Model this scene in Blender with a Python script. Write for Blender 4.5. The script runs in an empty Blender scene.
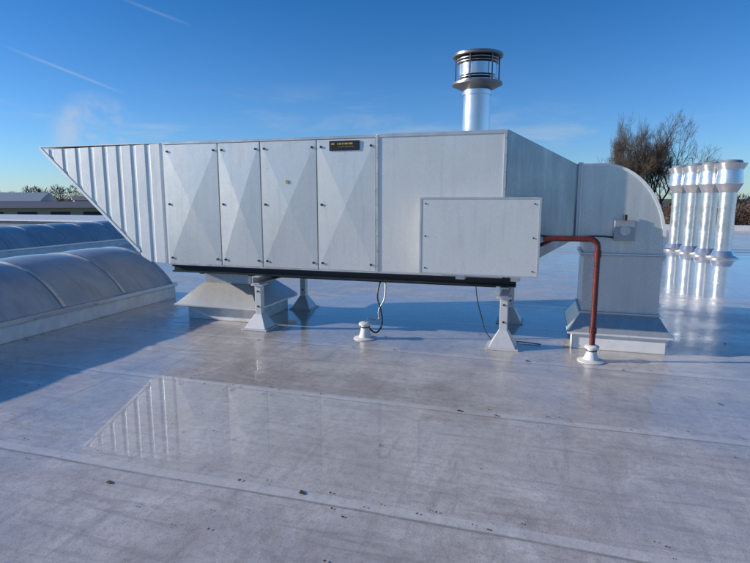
import bpy, math, random
from mathutils import Vector, Matrix
random.seed(7)
R=math.radians
sc=bpy.context.scene
sc.view_settings.view_transform='Standard'
sc.view_settings.look='None'
sc.view_settings.exposure=0
O=Vector((1.44,6.10,0)); ANG=R(-17.1)

# ---------------------------------------------------------------- materials
class NT:
    def __init__(s,name):
        s.m=bpy.data.materials.new(name); s.m.use_nodes=True
        s.t=s.m.node_tree; s.b=s.t.nodes['Principled BSDF']
    def n(s,typ,**kw):
        x=s.t.nodes.new(typ)
        for k,v in kw.items(): setattr(x,k,v)
        return x
    def l(s,a,b): s.t.links.new(a,b)
    def noise(s,vec,scale,detail=4,rough=.55,dist=0):
        x=s.n('ShaderNodeTexNoise'); x.inputs['Scale'].default_value=scale
        x.inputs['Detail'].default_value=detail; x.inputs['Roughness'].default_value=rough
        x.inputs['Distortion'].default_value=dist
        s.l(vec,x.inputs['Vector']); return x.outputs['Fac']
    def rng(s,v,a,b,c,d,smooth=False):
        x=s.n('ShaderNodeMapRange'); x.clamp=True
        if smooth: x.interpolation_type='SMOOTHSTEP'
        for i,q in zip((1,2,3,4),(a,b,c,d)): x.inputs[i].default_value=q
        s.l(v,x.inputs[0]); return x.outputs[0]
    def math(s,op,a,b=None,clamp=False):
        x=s.n('ShaderNodeMath',operation=op); x.use_clamp=clamp
        for i,q in enumerate((a,b)):
            if q is None: continue
            if isinstance(q,(int,float)): x.inputs[i].default_value=q
            else: s.l(q,x.inputs[i])
        return x.outputs[0]
    def mix(s,f,a,b,blend='MIX'):
        x=s.n('ShaderNodeMix',data_type='RGBA',blend_type=blend)
        for q,i in ((f,0),(a,6),(b,7)):
            if isinstance(q,(int,float)): x.inputs[i].default_value=q
            elif isinstance(q,tuple): x.inputs[i].default_value=(*q,1) if len(q)==3 else q
            else: s.l(q,x.inputs[i])
        return x.outputs[2]
    def mapping(s,vec,loc=(0,0,0),scale=(1,1,1),rot=(0,0,0)):
        x=s.n('ShaderNodeMapping'); x.inputs['Location'].default_value=loc
        x.inputs['Scale'].default_value=scale; x.inputs['Rotation'].default_value=rot
        s.l(vec,x.inputs['Vector']); return x.outputs[0]
    def coord(s,k='Object'): return s.n('ShaderNodeTexCoord').outputs[k]
    def bump(s,h,strength=.2,dist=.01):
        x=s.n('ShaderNodeBump'); x.inputs['Strength'].default_value=strength
        x.inputs['Distance'].default_value=dist
        s.l(h,x.inputs['Height']); s.l(x.outputs[0],s.b.inputs['Normal']); return x

def simple(name,col,rough=.5,metal=0,var=.15,scale=6,bump=0):
    t=NT(name); c=t.coord()
    f=t.noise(c,scale,5,.6)
    col2=tuple(x*(1-var) for x in col); col1=tuple(min(1,x*(1+var)) for x in col)
    t.l(t.mix(t.rng(f,.3,.7,0,1),col2,col1),t.b.inputs['Base Color'])
    t.l(t.rng(f,.3,.7,max(.02,rough-.1),min(1,rough+.1)),t.b.inputs['Roughness'])
    t.b.inputs['Metallic'].default_value=metal
    if bump: t.bump(t.noise(c,scale*8,4),bump,.01)
    return t.m

def galvan(name,col=(.60,.63,.64),metal=.6,rough=.36,streak=1.0,wob=.07):
    t=NT(name); c=t.coord()
    v=t.n('ShaderNodeTexVoronoi'); v.inputs['Scale'].default_value=55; t.l(c,v.inputs['Vector'])
    sep=t.n('ShaderNodeSeparateColor'); t.l(v.outputs['Color'],sep.inputs[0])
    sp=sep.outputs[0]
    n1=t.noise(c,1.6,5,.6)
    n2=t.noise(t.mapping(c,scale=(9,9,.7)),1.5,5,.65)
    a=t.mix(t.rng(sp,0,1,0,1),tuple(x*.96 for x in col),tuple(min(1,x*1.03) for x in col))
    a=t.mix(t.rng(n1,.35,.7,0,.40),a,tuple(x*.72 for x in col))
    a=t.mix(t.rng(n2,.52,.75,0,.45*streak),a,(.90,.89,.86))
    a=t.mix(t.rng(n2,.45,.25,0,.45*streak),a,tuple(x*.60 for x in col))
    rd=t.n('ShaderNodeObjectInfo').outputs['Random']
    a=t.mix(t.rng(rd,0,1,0,.32),a,tuple(x*.62 for x in col))
    t.l(a,t.b.inputs['Base Color'])
    r=t.math('ADD',t.rng(sp,0,1,-.012,.012),t.rng(n1,.3,.7,rough-.05,rough+.10))
    t.l(r,t.b.inputs['Roughness']); t.b.inputs['Metallic'].default_value=metal
    t.bump(t.noise(c,2.2,2),wob,.06)
    return t.m

M_galv=galvan('galvanised_sheet',(.87,.845,.79),.44,.31)
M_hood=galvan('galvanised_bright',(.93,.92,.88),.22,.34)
M_duct=galvan('galvanised_duct',(.71,.70,.67),.55,.28)
M_leg=galvan('galvanised_leg',(.80,.78,.75),.3,.42)
M_flue=simple('stainless_steel',(.76,.75,.73),.24,.85,.06,3)
M_dark=simple('dark_metal',(.03,.03,.035),.45,.3)
M_black=simple('black_painted_steel',(.014,.014,.015),.40,0,.2,4)
M_trim=simple('edge_profile',(.42,.43,.43),.4,.6,.1)
M_white=simple('white_membrane_curb',(.76,.74,.71),.5,0,.16,5,.1)
M_red=simple('red_lead_paint',(.13,.020,.014),.42,0,.25,9)
M_yellow=simple('yellow_print',(.50,.34,.06),.5)
M_alu=simple('aluminium_rib',(.60,.60,.59),.35,.6,.08)

def skylight_mat():
    t=NT('polycarbonate_skin'); c=t.coord()
    n=t.noise(c,1.2,6,.65); n2=t.noise(t.mapping(c,scale=(1,6,1)),2,5)
    a=t.mix(t.rng(n,.35,.7,0,1),(.36,.385,.41),(.52,.54,.56))
    a=t.mix(t.rng(n2,.5,.75,0,.5),a,(.27,.285,.30))
    t.l(a,t.b.inputs['Base Color'])
    t.l(t.rng(n,.3,.7,.10,.26),t.b.inputs['Roughness'])
    t.b.inputs['Transmission Weight'].default_value=.12
    return t.m
M_sky=skylight_mat()

def roof_mat():
    t=NT('wet_roof_membrane'); c=t.coord()
    big=t.noise(c,.35,4,.6); mid=t.noise(c,1.9,6,.68,.4); fine=t.noise(c,14,5,.78); grain=t.noise(c,90,1,.7)
    streak=t.noise(t.mapping(c,scale=(.5,5,1),rot=(0,0,R(12))),2.4,5,.7,.5)
    streak2=t.noise(t.mapping(c,scale=(6,.7,1),rot=(0,0,R(-38))),1.7,5,.72,.3)
    a=t.mix(t.rng(mid,.36,.64,0,1),(.50,.44,.40),(.70,.645,.60))
    a=t.mix(t.rng(fine,.47,.66,0,.60),a,(.31,.265,.23))
    a=t.mix(t.rng(streak,.50,.66,0,.55),a,(.30,.26,.23))
    a=t.mix(t.rng(streak2,.54,.68,0,.50),a,(.32,.275,.24))
    a=t.mix(t.rng(big,.4,.7,0,.30),a,(.76,.71,.68))
    a=t.mix(t.rng(grain,.58,.74,0,.55),a,(.15,.125,.11))
    v=t.n('ShaderNodeTexVoronoi',feature='DISTANCE_TO_EDGE'); v.inputs['Scale'].default_value=1.4
    dn=t.n('ShaderNodeTexNoise'); dn.inputs['Scale'].default_value=1.1; dn.inputs['Detail'].default_value=4; t.l(c,dn.inputs['Vector'])
    t.l(t.mix(.5,c,dn.outputs['Color']),v.inputs['Vector'])
    scr=t.rng(v.outputs['Distance'],.0,.014,1,0)
    scr=t.math('MULTIPLY',scr,t.rng(mid,.45,.6,0,1))
    a=t.mix(t.math('MULTIPLY',scr,.38),a,(.84,.82,.80))
    sx=t.n('ShaderNodeSeparateXYZ'); t.l(c,sx.inputs[0])
    yy=t.math('ADD',sx.outputs[1],t.rng(big,.2,.8,-.03,.03))
    fr=t.math('FRACT',t.math('DIVIDE',t.math('ADD',yy,3.66+155),1.55))
    edge=t.rng(t.math('ABSOLUTE',t.math('SUBTRACT',fr,.012)),.003,.009,1,0)
    band=t.math('MULTIPLY',t.rng(fr,.010,.016,0,1),t.rng(fr,.070,.08,1,0))
    a=t.mix(t.math('MULTIPLY',band,.35),a,(.80,.77,.74))
    edge=t.math('MULTIPLY',edge,t.rng(mid,.3,.55,.35,1))
    a=t.mix(t.math('MULTIPLY',edge,.65),a,(.14,.12,.11))
    xf=t.math('FRACT',t.math('DIVIDE',t.math('ADD',sx.outputs[0],200.7),7.3))
    xe=t.rng(t.math('ABSOLUTE',t.math('SUBTRACT',xf,.02)),.0008,.0022,.35,0)
    a=t.mix(xe,a,(.20,.18,.165))
    warp=t.math('ADD',t.rng(t.noise(c,.7,6,.66),0,1,-1.1,1.1),t.rng(streak,0,1,-.7,.7))
    wet=None
    for (cx,cy,rx,ry) in ((-1.75,-2.45,2.35,1.3),(-1.8,1.2,4.2,1.9),(5.5,8.5,6,5.2),(2.8,-1.6,2.4,.7),(-9,9,6,3)):
        mp=t.mapping(c,loc=(-cx/rx,-cy/ry,0),scale=(1/rx,1/ry,0))
        ln=t.n('ShaderNodeVectorMath',operation='LENGTH'); t.l(mp,ln.inputs[0])
        d=t.math('ADD',ln.outputs['Value'],t.math('MULTIPLY',warp,.7))
        q=t.rng(d,.70,1.06,1,0,True)
        wet=q if wet is None else t.math('MAXIMUM',wet,q)
    damp=t.rng(t.noise(t.mapping(c,scale=(1,1.8,1)),.8,6,.66,.3),.36,.58,.15,.88,True)
    damp=t.math('MULTIPLY',damp,t.rng(fine,.40,.60,1,.45))
    wetness=t.math('MAXIMUM',wet,damp)
    a=t.mix(t.math('MULTIPLY',wetness,.18),a,(.28,.25,.23))
    t.l(a,t.b.inputs['Base Color'])
    t.l(t.rng(mid,.3,.7,.24,.42),t.b.inputs['Roughness'])
    t.b.inputs['IOR'].default_value=1.5
    t.l(wetness,t.b.inputs['Coat Weight']); t.b.inputs['Coat IOR'].default_value=1.6
    t.l(t.rng(wetness,.2,.9,.14,.018),t.b.inputs['Coat Roughness'])
    h=t.math('ADD',t.math('MULTIPLY',fine,.40),t.math('MULTIPLY',mid,1.2))
    h=t.math('ADD',h,t.math('MULTIPLY',band,.35))
    t.bump(h,.40,.012)
    b2=t.n('ShaderNodeBump'); b2.inputs['Strength'].default_value=.16; b2.inputs['Distance'].default_value=.012
    t.l(t.math('MULTIPLY',mid,t.math('SUBTRACT',1.14,wetness)),b2.inputs['Height'])
    t.l(b2.outputs[0],t.b.inputs['Coat Normal'])
    return t.m
M_roof=roof_mat()

def ground_mat():
    t=NT('fields'); c=t.coord()
    v=t.n('ShaderNodeTexVoronoi'); v.inputs['Scale'].default_value=.008; t.l(c,v.inputs['Vector'])
    sp=t.n('ShaderNodeSeparateColor'); t.l(v.outputs['Color'],sp.inputs[0])
    a=t.mix(sp.outputs[0],(.055,.075,.03),(.12,.10,.065))
    a=t.mix(t.rng(t.noise(c,.3,6),.3,.7,0,.5),a,(.06,.055,.04))
    t.l(a,t.b.inputs['Base Color']); t.b.inputs['Roughness'].default_value=.95
    return t.m

# ---------------------------------------------------------------- geometry
def link(o,parent=None):
    sc.collection.objects.link(o)
    if parent is not None: o.parent=parent
    return o
def empty(name,loc=None,rot=None):
    e=bpy.data.objects.new(name,None); e.empty_display_size=.2
    e.location=O if loc is None else loc
    e.rotation_euler=(0,0,ANG if rot is None else rot)
    return link(e)
def mesh(name,vs,fs,mat,parent=None,smooth=False,bevel=0,local=False):
    m=bpy.data.meshes.new(name); m.from_pydata([tuple(v) for v in vs],[],fs); m.update()
    if mat: m.materials.append(mat)
    if smooth:
        for p in m.polygons: p.use_smooth=True
    o=link(bpy.data.objects.new(name,m),parent)
    if parent is None and local:
        o.location=O; o.rotation_euler=(0,0,ANG)
    if bevel:
        b=o.modifiers.new('b','BEVEL'); b.width=bevel; b.segments=2; b.limit_method='ANGLE'
    return o
BF=[(0,3,2,1),(4,5,6,7),(0,1,5,4),(1,2,6,5),(2,3,7,6),(3,0,4,7)]
def bverts(x0,x1,y0,y1,z0,z1):
    return [(x0,y0,z0),(x1,y0,z0),(x1,y1,z0),(x0,y1,z0),(x0,y0,z1),(x1,y0,z1),(x1,y1,z1),(x0,y1,z1)]
def box(name,x0,x1,y0,y1,z0,z1,mat,parent=None,bevel=.004,local=False):
    return mesh(name,bverts(x0,x1,y0,y1,z0,z1),BF,mat,parent,bevel=bevel,local=local)
def boxes(name,lst,mat,parent=None,bevel=.003,local=False):
    vs=[];fs=[]
    for b in lst:
        n=len(vs); vs+=bverts(*b); fs+=[tuple(i+n for i in f) for f in BF]
    return mesh(name,vs,fs,mat,parent,bevel=bevel,local=local)
def frustum(name,r0,z0,r1,z1,mat,parent,bevel=.003):
    a,b,c,d=r0;e,f,g,h=r1
    vs=[(a,c,z0),(b,c,z0),(b,d,z0),(a,d,z0),(e,g,z1),(f,g,z1),(f,h,z1),(e,h,z1)]
    return mesh(name,vs,BF,mat,parent,bevel=bevel)
def lathe(name,cx,cy,prof,mat,parent=None,n=40,smooth=True,caps=True):
    vs=[];fs=[]
    for r,z in prof:
        for k in range(n):
            a=2*math.pi*k/n; vs.append((cx+r*math.cos(a),cy+r*math.sin(a),z))
    for j in range(len(prof)-1):
        for k in range(n):
            k2=(k+1)%n; fs.append((j*n+k,j*n+k2,(j+1)*n+k2,(j+1)*n+k))
    if caps:
        fs.append(tuple(range(n-1,-1,-1))); fs.append(tuple((len(prof)-1)*n+k for k in range(n)))
    o=mesh(name,vs,fs,mat,parent,smooth=False)
    if smooth:
        for p in o.data.polygons: p.use_smooth=len(p.vertices)==4
        e=o.modifiers.new('e','EDGE_SPLIT'); e.split_angle=R(35)
    return o
def tube(name,pts,r,mat,parent=None,kind='POLY'):
    cu=bpy.data.curves.new(name,'CURVE'); cu.dimensions='3D'; cu.bevel_depth=r; cu.bevel_resolution=4; cu.use_fill_caps=True
    s=cu.splines.new('NURBS' if kind!='POLY' else 'POLY'); s.points.add(len(pts)-1)
    for p,q in zip(s.points,pts): p.co=(*q,1)
    if kind!='POLY': s.use_endpoint_u=True; s.order_u=3; s.resolution_u=8
    cu.materials.append(mat)
    return link(bpy.data.objects.new(name,cu),parent)
def merged_knobs(name,pts,r,d,mat,parent):
    vs=[];fs=[];n=10
    for (x,y,z) in pts:
        b=len(vs)
        for yy in (y,y-d):
            for k in range(n):
                a=2*math.pi*k/n; vs.append((x+r*math.cos(a),yy,z+r*math.sin(a)))
        for k in range(n): fs.append((b+k,b+(k+1)%n,b+n+(k+1)%n,b+n+k))
        fs.append(tuple(b+n+k for k in range(n)))
    return mesh(name,vs,fs,mat,parent)

# ---------------------------------------------------------------- ground / roof
g=mesh('ground',[(-5000,-5000,-6.5),(5000,-5000,-6.5),(5000,5000,-6.5),(-5000,5000,-6.5)],[(0,1,2,3)],ground_mat())
bld=empty('flat_roof_building')
mesh('roof_surface',[(-48,-16,0),(34,-16,0),(34,27,0),(-48,27,0)],[(0,1,2,3)],M_roof,bld)
M_wall=simple('building_wall',(.42,.42,.40),.7)
box('walls',-47.9,33.9,-15.9,26.9,-6.5,-.02,M_wall,bld,0)
M_cop=simple('coping_white',(.74,.73,.71),.45,0,.08)
boxes('coping',[(-48,34,26.85,27.15,-.2,.28),(33.85,34.15,-16,26.84,-.2,.281),(-48,34,-16.15,-16.01,-.2,.13)],M_cop,bld,.01)
M_upshade=simple('upstand_blue_shade',(.16,.20,.26),.5,0,.2,1)  # blue shade on the upstand is put into its base colour
rs=empty('raised_roof_section')
box('upstand',-48,-12.5,17.5,26.6,.004,.42,M_upshade,rs,.01)
boxes('coping',[(-48,-12.4,17.35,17.6,.424,.50),(-12.65,-12.35,17.61,26.7,.424,.50),(-48,-12.66,17.61,26.6,.424,.44)],M_cop,rs,.01)
fp=empty('roof_vent_box')
box('body',-20.6,-19.2,21,22.4,.445,1.05,M_trim,fp,.01)
box('lid',-20.75,-19.05,20.85,22.55,1.052,1.14,M_cop,fp,.01)
# small leaf litter and grit lying on the membrane
rd=random.Random(21); vs=[];fs=[]
for _ in range(650):
    x=rd.uniform(-6,5); y=rd.uniform(-6,2.5)
    if rd.random()<.5: y=-3.55+1.55*rd.randint(0,3)+rd.gauss(0,.06)-1.55
    s=rd.uniform(.003,.010) if rd.random()<.93 else rd.uniform(.012,.022)
    a0=rd.uniform(0,6.28); n=len(vs); z=rd.uniform(.002,.006)
    for k in range(5):
        a=a0+k*2*math.pi/5; rr=s*rd.uniform(.6,1.1)*(1.5 if k==0 else 1)
        vs.append((x+rr*math.cos(a),y+rr*math.sin(a),z+rd.uniform(0,.25)*s+.001))
    fs.append((n,n+1,n+2,n+3,n+4))
mesh('leaf_litter',vs,fs,simple('dead_leaves',(.07,.05,.035),.8,0,.4,3),None,local=True)

# ---------------------------------------------------------------- skylights
def skylight(s0,s1,i0,i1,name='barrel_skylight',curb=.26,top=.84,step=1.05):
    e=empty(name)
    box('curb',s0,s1,i0,i1,.0,curb-.06,M_white,e,.01)
    box('kerb_profile',s0-.03,s1+.03,i0-.03,i1+.03,curb-.058,curb,M_alu,e,.006)
    cx=(s0+s1)/2; w=(s1-s0)/2-.05; h=top-curb; N=24
    rad=(w*w+h*h)/(2*h); a0=math.asin(w/rad); cz=top-rad
    def arc(k,dr=0):
        a=-a0+2*a0*k/N; return (cx+(rad+dr)*math.sin(a),cz+(rad+dr)*math.cos(a))
    L=i1-i0-.1; n=max(1,round(L/step)); st=L/n
    vs=[];fs=[]
    for b in range(n):
        y0=i0+.05+b*st
        M=6; base=len(vs)
        for j in range(M+1):
            y=y0+st*j/M; dr=.028*math.sin(math.pi*j/M)
            for k in range(N+1):
                x,z=arc(k,dr*math.sin(math.pi*k/N)**.5 if 0<k<N else 0); vs.append((x,y,z))
        for j in range(M):
            for k in range(N):
                p=base+j*(N+1)+k; fs.append((p,p+1,p+N+2,p+N+1))
    for y in (i0+.05,i1-.05):
        b=len(vs)
        for k in range(N+1):
            x,z=arc(k); vs.append((x,y,z))
        fs.append(tuple(range(b,b+N+1)))
    mesh('vault',vs,fs,M_sky,e,smooth=True)
    vs=[];fs=[]
    for b in range(n+1):
        y=i0+.05+b*st
        for k in range(N+1):
            for dr,dy in ((-.005,-.025),(.018,-.025),(.018,.025),(-.005,.025)):
                x,z=arc(k,dr); vs.append((x,y+dy,z))
        base=b*(N+1)*4
        for k in range(N):
            for q in range(4):
                q2=(q+1)%4; p=base+k*4
                fs.append((p+q,p+q2,p+4+q2,p+4+q))
    mesh('ribs',vs,fs,M_alu,e)
    return e
skylight(-8.0,-5.6,-9.5,1.6)
skylight(-16.5,-14.1,-6,14)
skylight(-8.6,-6.2,8.5,15.5,top=.7)

# ---------------------------------------------------------------- air handling unit
u=empty('rooftop_air_handling_unit')
Z0,Z1=.81,2.43
box('casing',-4.453,-1.50,.03,1.40,Z0,Z1-.02,M_galv,u)
box('end_casing',-1.49,0,.0,1.42,Z0-.01,Z1+.012,M_galv,u,.008)
def panel(nm,xa,xb,za,zb,y,h,mat,par):
    d=.022
    vs=[(xa,y,za),(xb,y,za),(xb,y,zb),(xa,y,zb),(xa,y-d,za),(xb,y-d,za),(xb,y-d,zb),(xa,y-d,zb),((xa+xb)/2,y-d-h,(za+zb)/2)]
    fs=[(0,1,5,4),(1,2,6,5),(2,3,7,6),(3,0,4,7),(4,5,8),(5,6,8),(6,7,8),(7,4,8)]
    return mesh(nm,vs,fs,mat,par,bevel=.0015)
ed=[-4.453,-3.627,-3.018,-2.250,-1.497]
kn=[]
for a,b in zip(ed[:-1],ed[1:]):
    panel('access_panel',a+.008,b-.008,Z0+.012,Z1-.035,.028,.023,M_galv,u)
    for x in (a+.06,b-.06):
        for z in (Z0+.09,Z1-.12): kn.append((x,.004,z))
    kn.append((a+.06,.002,(Z0+Z1)/2))
merged_knobs('panel_fasteners',kn,.014,.014,M_dark,u)
boxes('edge_trim',[(-4.46,-1.495,.0,.03,Z1-.03,Z1),(-4.46,-1.495,.002,.03,Z0-.010,Z0+.010)],M_alu,u)
boxes('module_frame',[(-1.492,-1.462,-.012,-.001,Z0,Z1),(-.03,.004,-.012,-.001,Z0,Z1),(-1.461,-.031,-.010,-.001,Z1-.03,Z1+.006),(-1.461,-.031,-.010,-.001,Z0-.006,Z0+.02)],M_alu,u,.002)
mk=[]
for x in (-1.477,-.013):
    for j in range(9): mk.append((x,-.012,Z0+.08+j*(Z1-Z0-.16)/8))
merged_knobs('rivets',mk,.006,.004,M_trim,u)
top=2.42
hy0,hy1=.045,1.38
def lower(x):
    pts=[(-6.58,top-.03),(-4.98,.96),(-4.87,.825),(-4.456,.815)]
    for (xa,za),(xb,zb) in zip(pts[:-1],pts[1:]):
        if xa<=x<=xb: return za+(zb-za)*(x-xa)/(xb-xa)
    return .815
def upper(x): return top-.03*(x+4.456)/(-6.58+4.456)
xs=[];N=9
period=(6.58-4.456)/N
for k in range(N):
    a=-6.58+k*period
    xs+= [(a,0),(a+period*.62,0),(a+period*.70,.012),(a+period*.92,.012)]
xs.append((-4.456,0))
vs=[];fs=[]
for (x,d) in xs:
    vs+=[(x,hy0+d,lower(x)),(x,hy0+d,upper(x))]
for k in range(len(xs)-1):
    fs.append((2*k,2*k+2,2*k+3,2*k+1))
nb=len(vs)
for (x,d) in xs:
    vs+=[(x,hy1-d,lower(x)),(x,hy1-d,upper(x))]
for k in range(len(xs)-1):
    fs.append((nb+2*k+1,nb+2*k+3,nb+2*k+2,nb+2*k)); fs.append((2*k+1,2*k+3,nb+2*k+3,nb+2*k+1))
    if xs[k][0]>=-4.95: fs.append((2*k,nb+2*k,nb+2*k+2,2*k+2))
hood=mesh('intake_hood',vs,fs,M_hood,u)
def slat(x0,z0,x1,z1,y0,y1,w=.03):
    dx,dz=x1-x0,z1-z0; L=math.hypot(dx,dz); nx,nz=-dz/L*w,dx/L*w
    return [(x0,y0,z0),(x1,y0,z1),(x1+nx,y0,z1+nz),(x0+nx,y0,z0+nz),(x0,y1,z0),(x1,y1,z1),(x1+nx,y1,z1+nz),(x0+nx,y1,z0+nz)]
vs=[];fs=[]
for (ya,yb) in ((hy0-.008,hy0+.02),(hy1-.02,hy1+.008)):
    n=len(vs); vs+=slat(-6.60,top-.02,-4.97,.95,ya,yb,.035); fs+=[tuple(i+n for i in f) for f in BF]
mesh('hood_mouth_frame',vs,fs,M_hood,u)
vs=[];fs=[]
for k in range(1,14):
    y=hy0+k*.095
    n=len(vs); vs+=slat(-6.55,top-.06,-5.0,1.0,y-.004,y+.004,.008); fs+=[tuple(i+n for i in f) for f in BF]
mesh('bird_grille',vs,fs,M_dark,u)
boxes('hood_top_lip',[(-6.60,-4.46,hy0-.004,hy1+.004,top+.002,top+.012)],M_hood,u)
box('base_frame',-4.42,.02,.10,1.34,.70,.798,M_black,u,.01)
boxes('base_channel',[(-4.43,.15,.075,.097,.703,.794),(-4.43,.15,.03,.074,.775,.797),(-4.43,.15,.03,.074,.700,.722)],M_black,u,.003)
box('drain_rail',-4.3,-.1,.45,.75,.62,.699,M_dark,u,.01)
for s in (-3.1,.03):
    boxes('cross_beam',[(s-.05,s+.05,-.06,1.52,.60,.612),(s-.05,s-.042,-.06,1.52,.613,.688),(s-.05,s+.05,-.06,1.52,.689,.699)],M_leg,u,.002)
def leg(s,i):
    e=bpy.data.objects.new('support_leg',None); link(e,u)
    boxes('post',[(s-.045,s+.045,i-.045,i+.045,.16,.598)],M_leg,e,.006)
    boxes('head_plate',[(s-.08,s+.08,i-.08,i+.08,.575,.5985)],M_leg,e,.003)
    frustum('foot_cone',(s-.15,s+.15,i-.15,i+.15),.02,(s-.05,s+.05,i-.05,i+.05),.20,M_leg,e,.004)
    boxes('foot_plate',[(s-.18,s+.18,i-.18,i+.18,.002,.019)],M_leg,e,.003)
    merged_knobs('bolts',[(s,i-.045,.30),(s,i-.045,.50)],.012,.012,M_dark,e)
for s in (-3.1,.03):
    for i in (.03,1.42): leg(s,i)
boxes('left_curb',[(-4.38,-3.32,.26,1.30,.0,.24)],M_white,u,.012)
frustum('left_skirt',(-4.50,-3.20,.14,1.42),.23,(-4.22,-3.48,.42,1.14),.50,M_galv,u)
boxes('left_skirt_lip',[(-4.51,-3.19,.13,1.43,.205,.229)],M_galv,u)
boxes('left_duct',[(-4.20,-3.50,.44,1.12,.501,.699)],M_duct,u)
cab=bpy.data.objects.new('control_cabinet',None); link(cab,u)
box('cabinet_body',-.884,.381,-.285,-.013,.87,1.70,M_galv,cab,.006)
box('cabinet_lid',-.892,.389,-.305,-.2852,.862,1.708,M_galv,cab,.008)
boxes('cabinet_rim',[(-.895,-.872,-.309,-.3052,.862,1.708),(.369,.392,-.309,-.3052,.862,1.708),(-.871,.368,-.309,-.3052,1.688,1.710),(-.871,.368,-.309,-.3052,.860,.880)],M_alu,cab,.001)
merged_knobs('lid_screws',[(x,-.305,z) for x in (-.83,.325) for z in (.93,1.285,1.64)],.008,.008,M_dark,cab)
boxes('cabinet_brackets',[(-.5,-.4,-.2,-.02,.80,.868),(.1,.2,-.2,-.02,.80,.868)],M_leg,cab)
box('nameplate',-2.079,-1.70,-.012,.004,2.262,2.375,M_black,u,.003)
yl=[]
for k,(a,b) in enumerate(((-2.05,-2.01),(-1.975,-1.965),(-1.955,-1.925),(-1.915,-1.89),(-1.88,-1.84),(-1.83,-1.78))):
    yl.append((a,b,-.0135,-.0122,2.330,2.350))
for k in range(9): yl.append((-1.96+k*.022,-1.948+k*.022,-.0135,-.0122,2.300,2.307))
boxes('nameplate_lettering',yl,M_yellow,u,0)
box('warning_sticker',-2.66,-2.625,-.0185,-.012,1.88,1.92,M_yellow,u,0)

f=empty('exhaust_flue')
cx,cy=-.426,.70
lathe('stack',cx,cy,[(.165,2.44),(.165,3.03)],M_flue,f)
lathe('stack_collars',cx,cy,[(.165,2.442),(.21,2.442),(.21,2.46),(.175,2.50),(.165,2.50)],M_flue,f,caps=False)
lathe('band',cx,cy,[(.166,2.93),(.178,2.93),(.178,2.97),(.166,2.97)],M_flue,f,caps=False)
M_cap=simple('weathered_steel',(.22,.22,.22),.4,.7,.15,5)
lathe('lower_dish',cx,cy,[(.17,2.99),(.285,3.045),(.30,3.05),(.30,3.075),(.285,3.078),(.17,3.05)],M_cap,f)
lathe('inner_core',cx,cy,[(.15,3.03),(.15,3.36)],M_dark,f)
for z in (3.10,3.135):
    lathe('lower_louvre',cx,cy,[(.20,z),(.235,z-.008),(.235,z),(.20,z+.010)],M_flue,f)
lathe('drum',cx,cy,[(.225,3.155),(.225,3.285)],M_flue,f)
for z in (3.31,3.345):
    lathe('upper_louvre',cx,cy,[(.20,z),(.25,z-.008),(.25,z),(.20,z+.010)],M_trim,f)
lathe('cap_plate',cx,cy,[(.20,3.368),(.295,3.368),(.30,3.374),(.30,3.40),(.29,3.406),(.05,3.44)],M_cap,f)
boxes('cap_posts',[(cx+.262*math.cos(a)-.008,cx+.262*math.cos(a)+.008,cy+.262*math.sin(a)-.008,cy+.262*math.sin(a)+.008,3.06,3.37) for a in [k*math.pi/3+.3 for k in range(6)]],M_cap,f,0)

d=empty('discharge_air_duct')
vs=[(.006,0.0,Z0),(.006,1.42,Z0),(.006,1.42,Z1+.01),(.006,0.0,Z1+.01),(.775,.33,1.25),(.775,1.13,1.25),(.775,1.13,2.06),(.775,.33,2.06)]
M_tr=galvan('galvanised_transition',(.50,.52,.53),.75,.26)
mesh('transition',vs,[(0,1,2,3),(7,6,5,4),(0,4,5,1),(1,5,6,2),(2,6,7,3),(3,7,4,0)],M_tr,d,bevel=.003)
def ring(nm,s0,s1,y0,y1,z0,z1,w,mat):
    boxes(nm,[(s0,s1,y0-w,y1+w,z1,z1+w),(s0,s1,y0-w,y1+w,z0-w,z0),(s0,s1,y0-w,y0,z0,z1),(s0,s1,y1,y1+w,z0,z1)],mat,d,.002)
ring('flange',.765,.789,.328,1.132,1.248,2.062,.03,M_alu)
ring('flange',.791,.812,.328,1.132,1.248,2.062,.03,M_galv)
pr=[(.78,1.25),(.78,2.06),(1.02,2.06)]
A=16
for k in range(1,A+1):
    a=math.pi/2*(1-k/A); pr.append((1.02+.66*math.cos(a),1.20+.86*math.sin(a)))
pr+=[(1.68,1.09),(.87,1.09),(.87,1.14)]
for k in range(1,5):
    a=math.pi/2*k/4; pr.append((.78+.09*math.cos(a),1.14+.11*math.sin(a)))
pr=pr[:-1]
n=len(pr)
vs=[(x,.33,z) for x,z in pr]+[(x,1.13,z) for x,z in pr]
fs=[tuple(range(n)),tuple(range(2*n-1,n-1,-1))]+[(k,n+k,n+(k+1)%n,(k+1)%n) for k in range(n)]
el=mesh('elbow',vs,fs,M_duct,d)
vs=[];fs=[]
for k,(x,z) in enumerate(pr[1:3+A]):
    cx0,cz0=1.02,1.20
    dx,dz=(0,1) if x<=1.02 else ((x-cx0),(z-cz0))
    L=math.hypot(dx,dz); dx/=L;dz/=L
    for (o_,y) in ((.018,.318),(.018,.345),(-.012,.345),(-.012,.318)): vs.append((x+dx*o_,y,z+dz*o_))
for k in range(A+1):
    for q in range(4): fs.append((4*k+q,4*k+(q+1)%4,4*k+4+(q+1)%4,4*k+4+q))
mesh('elbow_seam',vs,fs,M_hood,d)
box('riser',.872,1.678,.332,1.128,.36,1.085,M_duct,d,.003)
def hring(nm,x0,x1,y0,y1,z,h,w,mat,par=d):
    boxes(nm,[(x0-w,x1+w,y0-w,y0,z,z+h),(x0-w,x1+w,y1,y1+w,z,z+h),(x0-w,x0,y0,y1,z,z+h),(x1,x1+w,y0,y1,z,z+h)],mat,par,.002)
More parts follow.
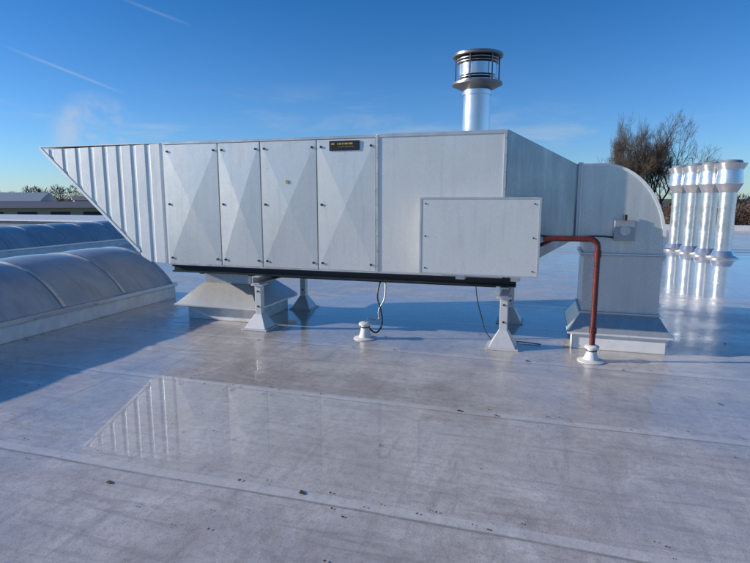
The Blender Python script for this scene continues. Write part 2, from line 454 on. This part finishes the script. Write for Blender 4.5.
hring('riser_flange',.87,1.68,.33,1.13,1.05,.018,.026,M_alu)
hring('riser_flange',.87,1.68,.33,1.13,1.071,.018,.026,M_galv)
hring('riser_flange',.87,1.68,.33,1.13,.40,.018,.022,M_alu)
frustum('skirt',(.74,1.81,.17,1.30),.20,(.868,1.682,.328,1.132),.40,M_duct,d)
boxes('skirt_lip',[(.73,1.82,.16,1.31,.178,.199)],M_hood,d)
M_curb=simple('white_plinth',(.82,.80,.77),.5,0,.08,5,.1)
boxes('curb',[(.79,1.76,.20,1.24,0,.177)],M_curb,d,.012)
box('sensor_box',1.16,1.38,.245,.329,1.235,1.46,M_trim,d,.012)
lathe('sensor_conduit',0,0,[(.02,0),(.02,.06)],M_dark,d).matrix_local=Matrix.Translation((1.27,.27,1.46))
merged_knobs('sensor_dial',[(1.27,.245,1.35)],.055,.02,M_duct,d)
tube('sensor_cable',[(1.16,.29,1.27),(1.0,.27,1.29),(.75,.22,1.26),(.5,.1,1.27),(.39,-.05,1.30)],.009,M_black,d,'N')

rp=empty('red_pipe')
def loc(x,y):
    dx,dy=x-O.x,y-O.y
    return (dx*math.cos(ANG)+dy*math.sin(ANG), -dx*math.sin(ANG)+dy*math.cos(ANG))
px,py=loc(2.28,5.56)
r=.029
pts=[(px,py,.12),(px,py,1.20)]
for k in range(1,7):
    a=math.pi/2*k/6; pts.append((px-.085*(1-math.cos(a)),py,1.20+.085*math.sin(a)))
pts+=[(.42,py,1.285)]
tube('pipe_run',pts,r,M_red,rp)
tube('pipe_return',[(.52,py+.03,1.275),(.44,.0,1.21),(.40,.02,1.19),(.05,.22,1.19)],.020,M_red,rp)
lathe('coupling',px,py,[(.038,1.10),(.038,1.17)],M_red,rp)
lathe('coupling',px,py,[(.038,.30),(.038,.36)],M_red,rp)
def collar(par,x,y,h=.17,r=.055,mat=M_white):
    lathe('flashing',x,y,[(.14,.003),(.14,.010),(.08,.025),(r+.012,.09),(r+.004,h)],mat,par)
    lathe('clamp',x,y,[(r+.008,h-.03),(r+.014,h-.03),(r+.014,h-.018),(r+.008,h-.018)],M_dark,par,caps=False)
    lathe('cap',x,y,[(r+.030,h),(r+.035,h+.02),(r+.018,h+.032),(.03,h+.036)],mat,par)
collar(rp,px,py,.14,.04)
vp=empty('cable_duct_vent')
x0,y0=loc(-.12,6.50)
collar(vp,x0,y0,.17,.045)
tube('cable',[(-1.45,.08,.72),(-1.50,.0,.55),(-1.42,-.02,.35),(-1.40,-.02,.15),(x0+.1,y0+.02,.03),(x0,y0,.21)],.010,M_black,vp,'N')
tube('cable',[(-1.40,.08,.72),(-1.36,.0,.5),(-1.47,-.02,.35),(x0+.18,y0+.06,.2),(x0+.03,y0,.25)],.010,M_trim,vp,'N')
cb=empty('loose_cable')
tube('cable_a',[(-.30,.05,.70),(-.28,.0,.55),(-.22,.0,.35),(-.18,.1,.15),(-.1,.2,.012),(.2,.3,.012),(.45,.22,.012)],.006,M_black,cb,'N')

def roof_flue(X,Y,k):
    e=empty('stainless_roof_flue',Vector((X,Y,0)),R(10*k))
    lathe('base_flashing',0,0,[(.40,.005),(.40,.03),(.30,.08),(.235,.22)],M_flue,e)
    lathe('pipe',0,0,[(.215,.08),(.215,.80),(.225,.80),(.225,.84),(.215,.84),(.215,1.42),(.225,1.42),(.225,1.46),(.215,1.46),(.215,1.86)],M_flue,e)
    lathe('diffuser',0,0,[(.215,1.861),(.34,2.10),(.352,2.10),(.352,2.13),(.34,2.13),(.31,2.48),(.322,2.48),(.322,2.51),(.385,2.62),(.39,2.66)],M_flue,e,caps=False)
    lathe('outlet',0,0,[(.389,2.655),(.30,2.67),(.26,2.74),(.10,2.76)],M_trim,e)
for k in range(4): roof_flue(9.92+.02*k,15.5+.86*k,k)
# ---------------------------------------------------------------- trees
def bark(name,c): return simple(name,c,.9,0,.25,.5)
M_bark=bark('bark',(.11,.080,.056))
def tree(name,X,Y,H,Wd,seed,z=-6.5,kids=(7,6,5,5,4,4)):
    rnd=random.Random(seed); vs=[];fs=[]; levels=len(kids)
    def seg(a,b,ra,rb,n):
        dirv=(b-a).normalized(); q=dirv.to_track_quat('Z','Y'); base=len(vs)
        for p,rr in ((a,ra),(b,rb)):
            for k in range(n):
                t=2*math.pi*k/n; vs.append(p+q@Vector((rr*math.cos(t),rr*math.sin(t),0)))
        for k in range(n): fs.append((base+k,base+(k+1)%n,base+n+(k+1)%n,base+n+k))
    def grow(p,dv,L,r,lev):
        n=7 if lev<2 else (4 if lev<3 else 3)
        segs=5 if lev<3 else (2 if lev<5 else 1)
        pts=[p];dd=dv.copy()
        for k in range(segs):
            dd=(dd+Vector((rnd.gauss(0,.13),rnd.gauss(0,.13),rnd.gauss(.03,.06)))).normalized()
            q=pts[-1]+dd*L/segs; r0=r*(1-.5*k/segs); r1=r*(1-.5*(k+1)/segs)
            seg(pts[-1],q,r0,r1,n); pts.append(q)
        if lev>=levels: return
        kk=kids[lev]
        for c in range(kk):
            f=.30+.70*(c+rnd.random()*.6)/kk if lev>0 else .60+.40*(c+.5)/kk
            f=min(f,1); idx=f*segs; i0=min(int(idx),segs-1); pos=pts[i0].lerp(pts[i0+1],idx-i0)
            if lev==0:
                aa=c*2.4+rnd.random(); ax=Vector((math.cos(aa),math.sin(aa),0)); ang=R(rnd.uniform(28,58))
                if c==kk-1: ang=R(8)
            else:
                ax=dd.cross(Vector((rnd.gauss(0,1),rnd.gauss(0,1),rnd.gauss(0,1)))).normalized()
                ang=R(rnd.uniform(24,52))*(1 if c<kk-1 else .4)
            nd=(Matrix.Rotation(ang,3,ax)@dd+Vector((0,0,.06))).normalized()
            Lc=L*(rnd.uniform(.85,1.0) if lev==0 else rnd.uniform(.50,.70))
            if lev>=4: rc=.015
            else: rc=max(r*.52,.018)
            grow(pos,nd,Lc,rc,lev+1)
    grow(Vector((0,0,0)),Vector((0,0,1)),H*.40,H*.020,0)
    zs=sorted(v.z for v in vs); s=H/zs[int(len(zs)*.993)]
    xsrt=sorted(abs(v.x) for v in vs); w=xsrt[int(len(xsrt)*.96)]
    sx=Wd/2/w
    vs=[Vector((v.x*sx,v.y*sx,v.z*s)) for v in vs]
    o=mesh(name,vs,fs,M_bark); o.location=(X,Y,z); return o
tree('bare_tree',35.4,82,18.8,9.0,3)
tree('bare_tree',42.6,83,19.4,12.5,11)

def treeline(name,lst,seed,mats):
    rnd=random.Random(seed); vs=[];fs=[]
    for (X,Y,H,Wd) in lst:
        blobs=[(X+rnd.uniform(-.45,.45)*Wd,Y+rnd.uniform(-.3,.3)*Wd,-6.5+H*rnd.uniform(.3,.85),Wd*rnd.uniform(.13,.24)) for _ in range(12)]
        for (bx,by,bz,br) in blobs:
            for _ in range(90):
                v=Vector((rnd.gauss(0,1),rnd.gauss(0,1),rnd.gauss(0,1))).normalized()*br*rnd.random()**.35
                c=Vector((bx,by,bz))+v; s=rnd.uniform(.015,.045)*H
                a=(v.normalized()+Vector((rnd.gauss(0,.5),rnd.gauss(0,.5),.5))).normalized()*s
                b=Vector((rnd.gauss(0,1),rnd.gauss(0,1),rnd.gauss(0,1))).normalized()*s*.20
                n=len(vs); vs+=[c-a,c+b,c+a,c-b]; fs.append((n,n+1,n+2,n+3))
        n=len(vs); w=H*.02
        vs+=[(X-w,Y,-6.5),(X+w,Y,-6.5),(X+w*.5,Y,-6.5+H*.7),(X-w*.5,Y,-6.5+H*.7)]; fs.append((n,n+1,n+2,n+3))
    return mesh(name,vs,fs,mats)
rnd=random.Random(2)
l=[]
for k in range(100):
    a=R(-42+84*k/100+rnd.uniform(-.5,.5)); dd=rnd.uniform(240,340)
    l.append((dd*math.sin(a),dd*math.cos(a),rnd.uniform(8,11.0),rnd.uniform(12,18)))
treeline('distant_treeline',l,1,bark('far_trees',(.12,.11,.105)))
l=[]
for k in range(28):
    a=R(29+9.5*k/28); dd=rnd.uniform(85,100); l.append((dd*math.sin(a),dd*math.cos(a),rnd.uniform(7.2,9.2),rnd.uniform(5,7)))
treeline('winter_hedge',l,4,bark('hedge_twigs',(.15,.09,.065)))
l=[]
for k in range(16):
    a=R(-35.5+8.5*k/16); dd=rnd.uniform(150,180); l.append((dd*math.sin(a),dd*math.cos(a),rnd.uniform(9,12.5),rnd.uniform(6,9)))
treeline('distant_treeline',l,9,bark('far_trees2',(.11,.10,.09)))

def hall(name,X,Y,w,dp,h,rh,rot,wall,roof,bays=5):
    e=empty(name,Vector((X,Y,-6.5)),rot)
    box('walls',-w/2,w/2,-dp/2,dp/2,0,h,wall,e,0)
    vs=[(-w/2-.4,-dp/2-.4,h),(w/2+.4,-dp/2-.4,h),(w/2+.4,dp/2+.4,h),(-w/2-.4,dp/2+.4,h),(-w/2-.4,0,h+rh),(w/2+.4,0,h+rh)]
    mesh('roof',vs,[(0,1,5,4),(2,3,4,5),(0,4,3),(1,2,5),(3,2,1,0)],roof,e)
    ws=[]
    for k in range(bays):
        x=-w/2+w*(k+.5)/bays; ws.append((x-w/bays*.3,x+w/bays*.3,-dp/2-.03,-dp/2-.003,h*.72,h*.90))
    boxes('windows',ws,M_dark,e,0)
hall('industrial_hall',-86,112,34,18,7.6,1.8,R(20),simple('hall_wall',(.40,.41,.41),.7),simple('hall_roof',(.40,.42,.44),.6))
hall('industrial_hall',-57,98,20,12,6.6,1.0,R(14),simple('hall_wall2',(.50,.36,.21),.7),simple('hall_roof2',(.16,.15,.15),.6),4)
hall('industrial_hall',-62,128,14,12,7.8,.9,R(30),simple('hall_wall3',(.60,.58,.55),.7),simple('hall_roof3',(.30,.22,.18),.6),3)
hall('brick_house',57,78,16,9,3.2,3.0,R(-20),simple('brick',(.28,.13,.09),.8),simple('tile_roof',(.20,.07,.045),.7),4)

# ---------------------------------------------------------------- light + sky
EL=R(17); AZ=R(-88)
sd=Vector((math.sin(AZ)*math.cos(EL),math.cos(AZ)*math.cos(EL),math.sin(EL)))
su=bpy.data.lights.new('sun','SUN'); su.energy=5.0; su.angle=R(.5); su.color=(1,.93,.83)
so=link(bpy.data.objects.new('sun',su)); so.rotation_euler=sd.to_track_quat('Z','Y').to_euler()
wd=bpy.data.worlds.new('World'); sc.world=wd; wd.use_nodes=True
t=wd.node_tree; bg=t.nodes['Background']
sk=t.nodes.new('ShaderNodeTexSky'); sk.sky_type='NISHITA'; sk.sun_disc=False
sk.sun_elevation=EL; sk.sun_rotation=AZ; sk.altitude=0; sk.air_density=1.0; sk.dust_density=.1; sk.ozone_density=3.0
bg.inputs['Strength'].default_value=.15
class W(NT):
    def __init__(s,t): s.t=t
w_=W(t)
gc=w_.n('ShaderNodeTexCoord').outputs['Generated']
sepw=w_.n('ShaderNodeSeparateXYZ'); w_.l(gc,sepw.inputs[0])
cir=w_.noise(w_.mapping(gc,scale=(2.2,2.2,11)),2.0,5,.60,.4)
cm=w_.math('MULTIPLY',w_.rng(cir,.50,.76,0,.34,True),w_.rng(sepw.outputs[2],.03,.10,0,1))
cm=w_.math('MULTIPLY',cm,w_.rng(sepw.outputs[2],.10,.20,1,0))
def trail(a,b,width,amt):
    a=Vector(a).normalized();b=Vector(b).normalized(); nrm=a.cross(b).normalized(); mid=(a+b).normalized()
    half=a.dot(mid)
    def dot(v):
        x=w_.n('ShaderNodeVectorMath',operation='DOT_PRODUCT'); w_.l(gc,x.inputs[0]); x.inputs[1].default_value=v; return x.outputs['Value']
    d=w_.math('ABSOLUTE',dot(nrm))
    m=w_.rng(d,0,width,amt,0,True)
    return w_.math('MULTIPLY',m,w_.rng(dot(mid),half-.0008,half+.003,0,1))
c1=trail((-.67,1.053,.272),(-.468,1.041,.193),.0035,.25)
c2=trail((-.459,1.0665,.3596),(-.354,1.060,.3195),.0035,.28)
pv=Vector((-.515,1.03,.118)).normalized()
x=w_.n('ShaderNodeVectorMath',operation='DOT_PRODUCT'); w_.l(gc,x.inputs[0]); x.inputs[1].default_value=pv
pl=w_.math('MULTIPLY',w_.rng(x.outputs['Value'],.9975,.9998,0,1,True),w_.rng(w_.noise(gc,16,4),.40,.66,0,.55,True))
cm=w_.math('MAXIMUM',w_.math('MAXIMUM',cm,pl),w_.math('MAXIMUM',c1,c2))
tint=w_.mix(w_.rng(sepw.outputs[2],0,.34,0,1,False),(.52,.73,1.10),(.15,.52,.88))
skc=w_.mix(1.0,sk.outputs[0],tint,'MULTIPLY')
w_.l(w_.mix(cm,skc,(3.9,4.1,4.4)),bg.inputs['Color'])

cam=bpy.data.cameras.new('camera'); cam.sensor_width=36; cam.lens=545/750*36; cam.clip_end=12000; cam.clip_start=.05
co=link(bpy.data.objects.new('camera',cam)); co.location=(0,0,1.7); co.rotation_euler=(R(90-8.7),0,0)
sc.camera=co
